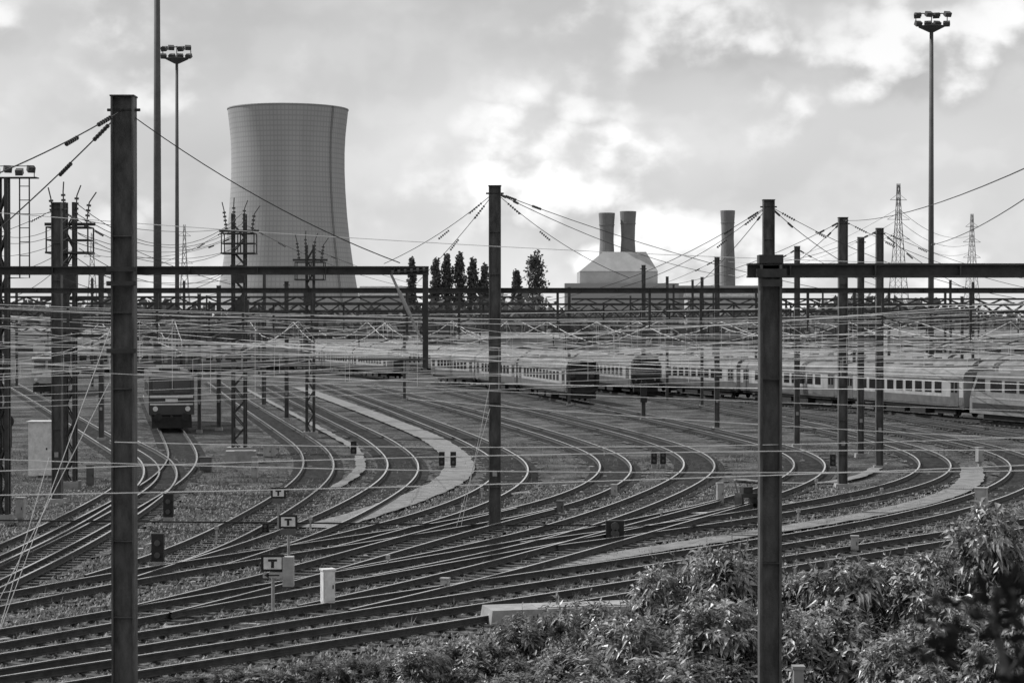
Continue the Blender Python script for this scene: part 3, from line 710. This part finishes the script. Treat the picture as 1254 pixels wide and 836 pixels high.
cabinet(655,595,578,7,'tiny dark box right of the central mast',.2,'coachlow')
cabinet(686,630,614,8,'tiny box between the middle ladder tracks',.2,'coachlow')
cabinet(1200,572,548,8,'small box near the long spur at right',.3,'grey')
cabinet(252,578,560,14,'squat dark cabinet left of the tall switch mast',.1,'coachlow')
cabinet(330,560,546,12,'squat grey cabinet right of the tall switch mast',.1,'grey')
cabinet(110,600,570,9,'narrow dark cabinet left of the tall left mast',.2,'coachlow')
cabinet(25,640,610,10,'narrow grey box near the left edge lattice mast',.2,'grey')
def dwarf(px,by,topy,wpx,label):
    s=(by-HY)/H; x=(px-627)/s;y=F/s; h=(by-topy)/s; w_=wpx/s; t=thing('dwarf_signal',label,'signal',(x,y,0),0,'dark dwarf signals')
    m=MB(); m.box((0,0,h*.12),(w_*.8,w_*.7,h*.24)); m.build('base',mt['conc'],t,local=True)
    m=MB(); m.box((0,0,h*.62),(w_,w_*.5,h*.76)); b=m.build('signal_housing',mt['black'],t,local=True)
    for q in(.42,.75):
        m=MB(); m.tube([(0,-w_*.25-.005,h*q),(0,-w_*.25-.1,h*q)],w_*.24,10); m.build('lens_hood',mt['lamp'],b,local=True)
for a in [(193,698,653,15,'nearest dark dwarf signal, lower left'),(206,642,604,12,'dark dwarf signal behind the lower left one'),(753,664,637,22,'wide dark signal box between the middle tracks'),(541,575,553,7,'left one of the dark signal pair right of pale path'),(555,575,553,7,'right one of the dark signal pair right of pale path'),(801,573,552,7,'left one of the dark signal pair beyond the middle bends'),(812,573,552,7,'right one of the dark signal pair beyond the middle bends'),(433,560,540,7,'small dark signal by the second bend'),(1020,575,556,7,'small dark signal left of three masts'),(325,655,640,8,'small dark signal by the smallest T sign')]: dwarf(*a)
x,y=G(914,625); t=thing('rail_cart','small two-wheeled track cart right of the bollard box','cart',(x,y,0),R(20))
for k in(-.3,.3):
    m=MB(); m.tube([(k-.04,0,.34),(k+.04,0,.34)],.34,16); m.build('wheel',mt['black'],t,local=True)
m=MB(); m.box((0,0,.6),(.7,.6,.16)); m.tube([(-.25,.2,.6),(-.25,.5,1.1),(.25,.5,1.1),(.25,.2,.6)],.03,5); m.box((0,0,.8),(.4,.35,.25)); m.build('frame',mt['darksteel'],t,local=True)
x,y=G(9,612); t=thing('colour_light_signal','round-headed signal beside the left edge lattice mast','signal',(x,y,0))
m=MB(); m.tube([(0,0,0),(0,0,3.4)],.07,8); m.build('post',mt['darksteel'],t,local=True)
m=MB(); m.tube([(0,-.1,3.25),(0,-.25,3.25)],.3,16); m.box((0,-.1,2.6),(.35,.25,.9)); m.build('signal_head',mt['black'],t,local=True)
def slab(px,by,l,w_,h,rz,label,mat='conc'):
    x,y=G(px,by); m=MB(); m.box((0,0,h/2),(l,w_,h),0,0,0,.97,.9); 
    m.box((l*.1,-w_*.1,h+.012),(l*.6,w_*.5,.024)); o=m.build('concrete_slab',mt[mat],None,local=True); o.location=(x,y,.02); o.rotation_euler=(0,0,rz); tag(o,label,'slab')
slab(692,763,4.0,1.2,.42,R(14),'large pale concrete slab at the edge of the shrubs')
slab(222,775,.8,.5,.14,R(20),'low pale slab beside the near left tracks'); slab(300,770,.7,.3,.1,R(-10),'short pale slab left of the nearest T sign'); slab(632,607,1.8,.14,.1,R(50),'pale broken beam lying right of the central mast','white')
slab(850,632,1.3,.35,.1,R(10),'pale slab lying left of the foreground column','white'); slab(295,566,1.6,1.2,.6,R(5),'pale block at the tall switch mast foot'); slab(470,742,.9,.25,.1,R(15),'thin slab beside the track below the cabinet')
m=MB()
for k in range(420):
    x,y=G(random.uniform(0,1254),random.uniform(550,800)); l=random.uniform(.08,.5); m.box((x,y,.08),(l,random.uniform(.05,.15),.06),random.random()*3)
tag(m.build('debris',mt['conc']),'scattered pale scraps and offcuts between the tracks','debris',kind='stuff')
for k,(px,py) in enumerate([(278,640),(265,662),(590,612),(445,606),(705,585),(740,560),(1000,600),(1080,612),(978,640),(810,640),(475,700),(380,650),(243,640)]):
    x,y=G(px,py); m=MB(); m.tube([(0,0,0),(0,0,.4)],.04,6); m.box((0,-.02,.44),(.13,.1,.12)); o=m.build('marker_stake',mt['grey']); o.location=(x,y,.0); tag(o,'short pale marker stake beside the tracks','stake','marker stakes beside the tracks')
x,y,_=W(978,0,29.5); m=MB(); m.box((0,0,1.15),(.14,.14,2.3)); m.box((0,0,2.32),(.18,.18,.05)); o=m.build('fence_post',mt['plate']); o.location=(x,y,0); tag(o,'weathered post at the bottom edge right of the column','post')
# ---------------------------------------------------------------- cooling tower
def tower_mat():
    m=bpy.data.materials.new('cooling_tower_concrete'); m.use_nodes=True; nt=m.node_tree;N=nt.nodes;L=nt.links;b=N['Principled BSDF'];b.inputs['Roughness'].default_value=.95; b.inputs['Specular IOR Level'].default_value=.1
    tc=N.new('ShaderNodeTexCoord'); sp=N.new('ShaderNodeSeparateXYZ'); L.new(tc.outputs['Object'],sp.inputs[0])
    def mt_(op,a,b_=None):
        q=N.new('ShaderNodeMath');q.operation=op
        for i,v_ in enumerate((a,b_)):
            if v_ is None: continue
            if isinstance(v_,(int,float)): q.inputs[i].default_value=v_
            else: L.new(v_,q.inputs[i])
        return q.outputs[0]
    ang=mt_('ARCTAN2',sp.outputs[0],sp.outputs[1]); fa=mt_('FRACT',mt_('MULTIPLY',ang,100/6.2832)); fz=mt_('FRACT',mt_('MULTIPLY',sp.outputs[2],1/2.4))
    la=mt_('LESS_THAN',fa,.25); lz=mt_('LESS_THAN',fz,.28); ln=mt_('MAXIMUM',la,lz)
    mp=N.new('ShaderNodeMapping'); mp.inputs['Scale'].default_value=(1,1,.12); L.new(tc.outputs['Object'],mp.inputs[0])
    n=N.new('ShaderNodeTexNoise'); n.inputs['Scale'].default_value=.1; n.inputs['Detail'].default_value=8; L.new(mp.outputs[0],n.inputs['Vector'])
    v_=mt_('ADD',mt_('MULTIPLY',n.outputs['Fac'],.16),.27); v_=mt_('MULTIPLY',v_,mt_('SUBTRACT',1,mt_('MULTIPLY',ln,.16))); L.new(v_,b.inputs['Base Color']); return m
TM=tower_mat(); D=1000; s=F/D; cx=(353-627)/s; sn=F/971
t=thing('cooling_tower','large concrete hyperbolic cooling tower','cooling tower',(cx,D,0))
prof=[]
for py,hw in [(402,94),(380,89),(350,84),(320,79),(290,75),(260,72),(230,70),(205,69),(180,69),(160,70),(145,71.5),(127,73.5)]: prof.append((hw/s,H-(py-HY)/sn))
prof=[(np.interp(z,[p[1] for p in prof],[p[0] for p in prof]),z) for z in np.linspace(7,prof[-1][1],40)]
m=MB(); m.lathe((0,0,0),prof,96); m.lathe((0,0,0),[(r-.8,z) for r,z in prof][::-1],96); m.build('shell',TM,t,local=True,smooth=True)
m=MB(); r,z=prof[-1]; m.lathe((0,0,z),[(r+.03,-.4),(r+.2,-.3),(r+.2,.2),(r-.9,.2),(r-.9,-.6)],96); m.build('rim',TM,t,local=True)
m=MB()
for k in range(48):
    a=2*math.pi*k/48; b_=2*math.pi*(k+.5)/48; r0=prof[0][0]
    for e in(0,1): m.tube([((r0+2)*math.cos(a+e*math.pi/24),(r0+2)*math.sin(a+e*math.pi/24),0),(r0*math.cos(b_),r0*math.sin(b_),7.2)],.5,5)
m.build('support_columns',mt['conc'],t,local=True)
m=MB(); a=R(-38)
for e in(0,.03): m.tube([((r+.4)*math.cos(a+e),(r+.4)*math.sin(a+e),z) for r,z in prof],.12,4)
m.build('ladder',mt['farsteel'],t,local=True)
# ---------------------------------------------------------------- power station
D=900; s=F/D
def fw(px,py): return ((px-627)/s,H-(py-HY)/s)
t=thing('power_station','pale power station hall with sloping sides behind the yard','building',((756-627)/s,D,0))
xa,zlow=fw(709,333); xb,_=fw(803,333); xc,ztop=fw(738,309); xd,_=fw(790,309)
m=MB(); m.box(((xa+xb)/2,D+8,zlow/2),(xb-xa,40,zlow)); m.build('wall',mt['wall'],t)
m=MB(); y0,y1,yt0,yt1=D-12.3,D+28.3,D-6,D+22
m.add([(xa-.1,y0,zlow+.02),(xb+.1,y0,zlow+.02),(xb+.1,y1,zlow+.02),(xa-.1,y1,zlow+.02),(xc,yt0,ztop),(xd,yt0,ztop),(xd,yt1,ztop),(xc,yt1,ztop)],[(0,1,5,4),(1,2,6,5),(2,3,7,6),(3,0,4,7),(4,5,6,7),(3,2,1,0)]); m.build('roof',mt['wall'],t)
m=MB(); xl,zl=fw(690,346); xr,zr=fw(826,348); m.box(((xl+xr)/2,D-18,zr/2),(xr-xl,10,zr)); m.build('annex',mt['grey'],t)
m=MB(); xl2,_=fw(806,346); xr2,zl2=fw(950,350); m.box(((xl2+xr2)/2,D,zl2/2),(xr2-xl2,12,zl2)); m.build('side_hall',mt['grey'],t)
def stack(px,topy,wpx,label):
    x,z=fw(px,topy); r=wpx/2/s; t=thing('chimney',label,'chimney',(x,D,0),0,'power station chimneys')
    m=MB(); m.lathe((0,0,0),[(r*1.15,0),(r*1.0,z*.6),(r*.84,z*.78),(r*.88,z*.88),(r*1.0,z-.5),(r*1.0,z),(r*.8,z),(r*.75,z-2)],20); m.build('shaft',mt['farstack'],t,local=True,smooth=False)
    m=MB()
    for q in(.9,): m.lathe((0,0,z*q),[(r*.85,0),(r*.96,.1),(r*.96,.5),(r*.85,.6)],20)
    m.build('gallery',mt['farstack'],t,local=True)
stack(743,261,20,'left chimney of the pair on the power station'); stack(769,259,20,'right chimney of the pair on the power station'); stack(891,258,18,'single chimney standing right of the power station')
def shed(px0,px1,topy,D,label,mat='wall'):
    s=F/D; x0=(px0-627)/s;x1=(px1-627)/s;z=H-(topy-HY)/s; w_=x1-x0; t=thing('warehouse',label,'building',((x0+x1)/2,D,0))
    m=MB(); m.box((0,6,z*.42),(w_,12,z*.84)); m.build('wall',mt[mat],t,local=True)
    m=MB(); a=w_/2+.3; m.add([(-a,-.3,z*.84+.01),(a,-.3,z*.84+.01),(a,12.3,z*.84+.01),(-a,12.3,z*.84+.01),(-a,6,z),(a,6,z)],[(0,1,5,4),(2,3,4,5),(0,4,3),(1,2,5)]); m.build('roof',mt['roof'],t,local=True)
    n=max(3,int(w_/4))
    for k in range(min(n,14)):
        g=MB(); g.box((-w_/2+(k+.5)*w_/min(n,14),-.03,z*.5),(w_/min(n,14)*.55,.06,z*.2)); g.build('window',mt['glass'],t,local=True)
for a in [(-20,150,402,330,'long low shed at far left behind the masts'),(330,520,415,345,'low pale shed beyond the switch masts','grey'),(560,690,408,350,'low shed behind the central mast'),(842,930,352,620,'pale flat building between chimney and column'),(1090,1270,404,330,'low shed behind the right trains','grey'),(940,1050,380,480,'grey hall behind the three masts','grey'),(440,500,350,640,'small grey hall right of the cooling tower foot','grey')]: shed(*a)
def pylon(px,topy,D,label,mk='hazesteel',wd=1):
    s=F/D; h=H+(HY-topy)/s; x=(px-627)/s; t=thing('transmission_pylon',label,'pylon',(x,D,0),R(15),'distant transmission pylons'); m=MB(); r=.10*D/700
    def hw(z): return wd*max(.25,h*.055*(1-z/h)**1.5+.45*(1-z/h)+.35)
    zs=np.linspace(0,h,14)
    for i in range(13):
        a,b=hw(zs[i]),hw(zs[i+1])
        C=[(-1,-1),(1,-1),(1,1),(-1,1)]
        for k in range(4):
            p=C[k];q=C[(k+1)%4]
            m.tube([(p[0]*a,p[1]*a,zs[i]),(p[0]*b,p[1]*b,zs[i+1])],r*1.2,4)
            m.tube([(p[0]*a,p[1]*a,zs[i]),(q[0]*b,q[1]*b,zs[i+1])],r*.6,3); m.tube([(q[0]*a,q[1]*a,zs[i]),(p[0]*b,p[1]*b,zs[i+1])],r*.6,3)
    m.build('lattice_body',mt[mk],t,local=True)
    for q in(.66,.78,.9):
        a=MB(); l=h*(.075 if q<.8 else .055); z=h*q
        a.tube([(-l,0,z),(l,0,z)],r,4); a.tube([(-l,0,z),(0,0,z+2)],r*.7,3); a.tube([(l,0,z),(0,0,z+2)],r*.7,3); a.build('crossarm',mt[mk],t,local=True)
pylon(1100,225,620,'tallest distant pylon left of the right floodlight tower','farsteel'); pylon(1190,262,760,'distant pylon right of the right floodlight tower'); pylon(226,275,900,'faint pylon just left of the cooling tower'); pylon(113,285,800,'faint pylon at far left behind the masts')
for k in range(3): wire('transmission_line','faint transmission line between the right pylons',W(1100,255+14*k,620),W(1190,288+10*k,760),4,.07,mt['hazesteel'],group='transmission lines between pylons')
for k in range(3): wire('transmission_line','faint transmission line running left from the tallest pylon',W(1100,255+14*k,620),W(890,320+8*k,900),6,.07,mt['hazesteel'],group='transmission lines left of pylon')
# ---------------------------------------------------------------- trees
def leafcloud(m,c,rad,n,sz):
    for k in range(n):
        v_=np.random.normal(size=3); v_/=np.linalg.norm(v_); v_*=random.random()**.4
        p=np.array(c)+v_*np.array(rad); a=np.random.normal(size=3);a/=np.linalg.norm(a); b=np.cross(a,np.random.normal(size=3)); b/=np.linalg.norm(b)
        q=sz*random.uniform(.6,1.3); m.add([p+a*q,p+b*q*.7,p-a*q,p-b*q*.7],[(0,1,2,3)])
def tree(px,topy,wpx,D,label,kind='poplar_tree'):
    s=F/D; h=H-(topy-HY)/s; x=(px-627)/s; r=wpx/2/s; t=thing(kind,label,'tree',(x,D,0),0,'trees on the horizon')
    m=MB(); m.tube([(0,0,0),(.1,0,h*.5),(0,0,h*.9)],[.45,.3,.08],6)
    for k in range(6):
        a=random.random()*6.28; z=h*(.25+.09*k); m.tube([(0,0,z),(math.cos(a)*r*.6,math.sin(a)*r*.6,z+h*.12)],[.14,.04],4)
    m.build('trunk',mt['bark'],t,local=True)
    m=MB()
    for k in range(12):
        u=k/11; z=h*(.2+.73*u); rr=r*(min(1,(1-u)*2.2+.6))*random.uniform(.9,1.1)
        for j in range(5): leafcloud(m,(random.uniform(-.4,.4)*rr,random.uniform(-.4,.4)*rr,z+random.uniform(-.4,.4)),(rr*.8,rr*.8,h*.075),50,.38)
    m.build('crown',mt['leaf2'],t,local=True)
for k,(px,ty,w_) in enumerate([(504,314,12),(534,315,16),(548,311,15),(563,309,17),(579,315,16),(594,324,15),(633,330,15)]): tree(px,ty,w_,520,'dark poplar on the horizon left of the power station, number %s from the left'%['one','two','three','four','five','six','seven'][k])
tree(656,308,30,520,'broad dark tree just left of the power station','broad_tree')
m=MB()
for k in range(560):
    D=random.uniform(400,600); x=random.uniform(-.28,.28)*D; px=x/D*F+627
    top=random.uniform(6.0,10.5)+3*max(0,math.sin(px*.013)+.2*math.sin(px*.05))
    if 680<px<960: top=min(top,H+(HY-356)*D/F)
    r=random.uniform(2.5,5.5); leafcloud(m,(x,D,top-r*.8),(r*1.2,r,r),36,1.1); leafcloud(m,(x,D,top*.35),(r*1.3,r,top*.35),30,1.5)
tag(m.build('distant_wood',mt['leaffar']),'dark distant band of trees beyond the yard','wood',kind='stuff')
# ---------------------------------------------------------------- shrubs
def shrub_mesh(seed,n=820):
    rs=random.Random(seed); f=MB(); st=MB(); tips=[]
    lob=[(rs.uniform(-1.1,1.1),rs.uniform(-.8,.8),rs.uniform(1.1,2.5),rs.uniform(.28,.62)) for _ in range(13)]+[(0,0,1.0,1.0)]
    for k in range(n):
        lx,ly,lz,lr=rs.choice(lob); th=rs.random()*6.28; ph=math.acos(rs.uniform(-.4,1)); rr=lr*rs.uniform(.7,1.12)
        c=np.array([lx+rr*math.sin(ph)*math.cos(th),ly+rr*math.sin(ph)*math.sin(th),lz+rr*math.cos(ph)])
        if c[2]<.1: continue
        ax=np.array([math.sin(ph)*math.cos(th),math.sin(ph)*math.sin(th),math.cos(ph)+.4]); ax/=np.linalg.norm(ax)
        if k%7==0: tips.append(c)
        nl=rs.randint(7,10)
        u=np.cross(ax,(.3,.5,.1)); u/=np.linalg.norm(u); w_=np.cross(ax,u); big_=rs.uniform(.6,1.3)
        for j in range(nl):
            a=2.4*j+rs.uniform(-.3,.3); sp=rs.uniform(.6,1.3); d_=ax*math.cos(sp)+ (u*math.cos(a)+w_*math.sin(a))*math.sin(sp); d_[2]-=.12
            l=rs.uniform(.15,.26)*big_; wd=l*.16; sd=np.cross(d_,ax); sd/=np.linalg.norm(sd)+1e-6; up=np.cross(sd,d_)
            b=c-ax*j*.02; mid=b+d_*l*.45; tip=b+d_*l+np.array((0,0,-l*.28))
            f.add([b,mid+sd*wd+up*wd*.35,tip,mid-sd*wd+up*wd*.35,mid],[(0,1,4),(1,2,4),(0,4,3),(4,2,3)])
        if rs.random()<.12:
            e=c+ax*rs.uniform(.25,.55); st.tube([c,e],[.008,.004],3)
            for j in range(7):
                b=c+(e-c)*j/6; a=rs.random()*6.28; d_=ax*.4+u*math.cos(a)+w_*math.sin(a); d_/=np.linalg.norm(d_); l=rs.uniform(.09,.17); sd=np.cross(d_,ax); sd/=np.linalg.norm(sd)
                f.add([b,b+d_*l*.45+sd*l*.16,b+d_*l,b+d_*l*.45-sd*l*.16],[(0,1,2,3)])
    for c in tips[:120]: st.tube([(c[0]*.1,c[1]*.1,0),(c[0]*.5,c[1]*.5,c[2]*.55),tuple(c)],[.03,.018,.006],4)
    return f,st
protos=[]
for k in range(3):
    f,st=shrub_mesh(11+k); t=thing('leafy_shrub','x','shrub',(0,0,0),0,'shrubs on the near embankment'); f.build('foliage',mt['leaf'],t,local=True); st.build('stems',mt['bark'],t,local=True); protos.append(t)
spots=[(650,758,37,.9),(735,726,36.5,1),(825,688,36,1.05),(905,672,35.5,1.1),(985,672,36,1.1),(1065,704,35,1.1),(1135,676,35,1.1),(1205,656,35.5,1.15),(1275,632,35,1.2),
(575,782,36,.8),(700,780,33,1),(800,750,32.5,1.05),(890,732,32.8,1.1),(1000,745,32.5,1.1),(1090,752,32,1.1),(1170,728,32,1.15),(1250,700,32,1.15),(770,820,31,1),(860,808,31,1),(1040,815,30.6,1),(1130,800,30,1),(1220,785,30,1),
(235,826,40,.55),(310,818,39.5,.6),(385,812,39,.6),(450,802,38.5,.65),(515,792,38,.7),(630,822,34,.8),(560,830,35,.8),(470,838,36,.7)]
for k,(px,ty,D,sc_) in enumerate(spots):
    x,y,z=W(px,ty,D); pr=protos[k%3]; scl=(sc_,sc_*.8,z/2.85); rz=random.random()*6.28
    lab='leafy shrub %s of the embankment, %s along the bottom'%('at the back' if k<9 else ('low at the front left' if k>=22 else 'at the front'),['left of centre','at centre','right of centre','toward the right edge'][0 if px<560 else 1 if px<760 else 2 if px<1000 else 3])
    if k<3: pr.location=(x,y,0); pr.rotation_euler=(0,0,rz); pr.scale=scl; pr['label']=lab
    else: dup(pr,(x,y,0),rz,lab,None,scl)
# near sapling out of focus
D=3.2; x,y,top=W(1215,738,D)
t=thing('sapling','dark out-of-focus sapling tip in the bottom right corner','sapling',(x+.05,y,0)); m=MB()
m.tube([(x+.05,y,0),(x+.06,y,3),(x+.02,y,top-.1),(x,y,top)],[.03,.02,.008,.003],6)
tips=[]
for k in range(9):
    zz=top-.015-.02*k; a=random.uniform(-.3,3.4); e=np.array([x+math.cos(a)*.075,y+random.uniform(-.04,.04),zz+.03]); m.tube([(x+.015,y,zz-.03),tuple(e)],.002,4); tips.append(e)
m.build('trunk',mt['bark'],t)
m=MB()
for k in range(170):
    b=random.choice(tips)+np.random.normal(size=3)*(.018,.02,.016); d_=np.random.normal(size=3)+np.array((0,0,.5)); d_/=np.linalg.norm(d_); l=random.uniform(.025,.05); sd=np.cross(d_,(0,1,.2)); sd/=np.linalg.norm(sd)
    m.add([b,b+d_*l*.5+sd*l*.2,b+d_*l,b+d_*l*.5-sd*l*.2],[(0,1,2,3)])
m.build('leaves',mt['leafnear'],t)
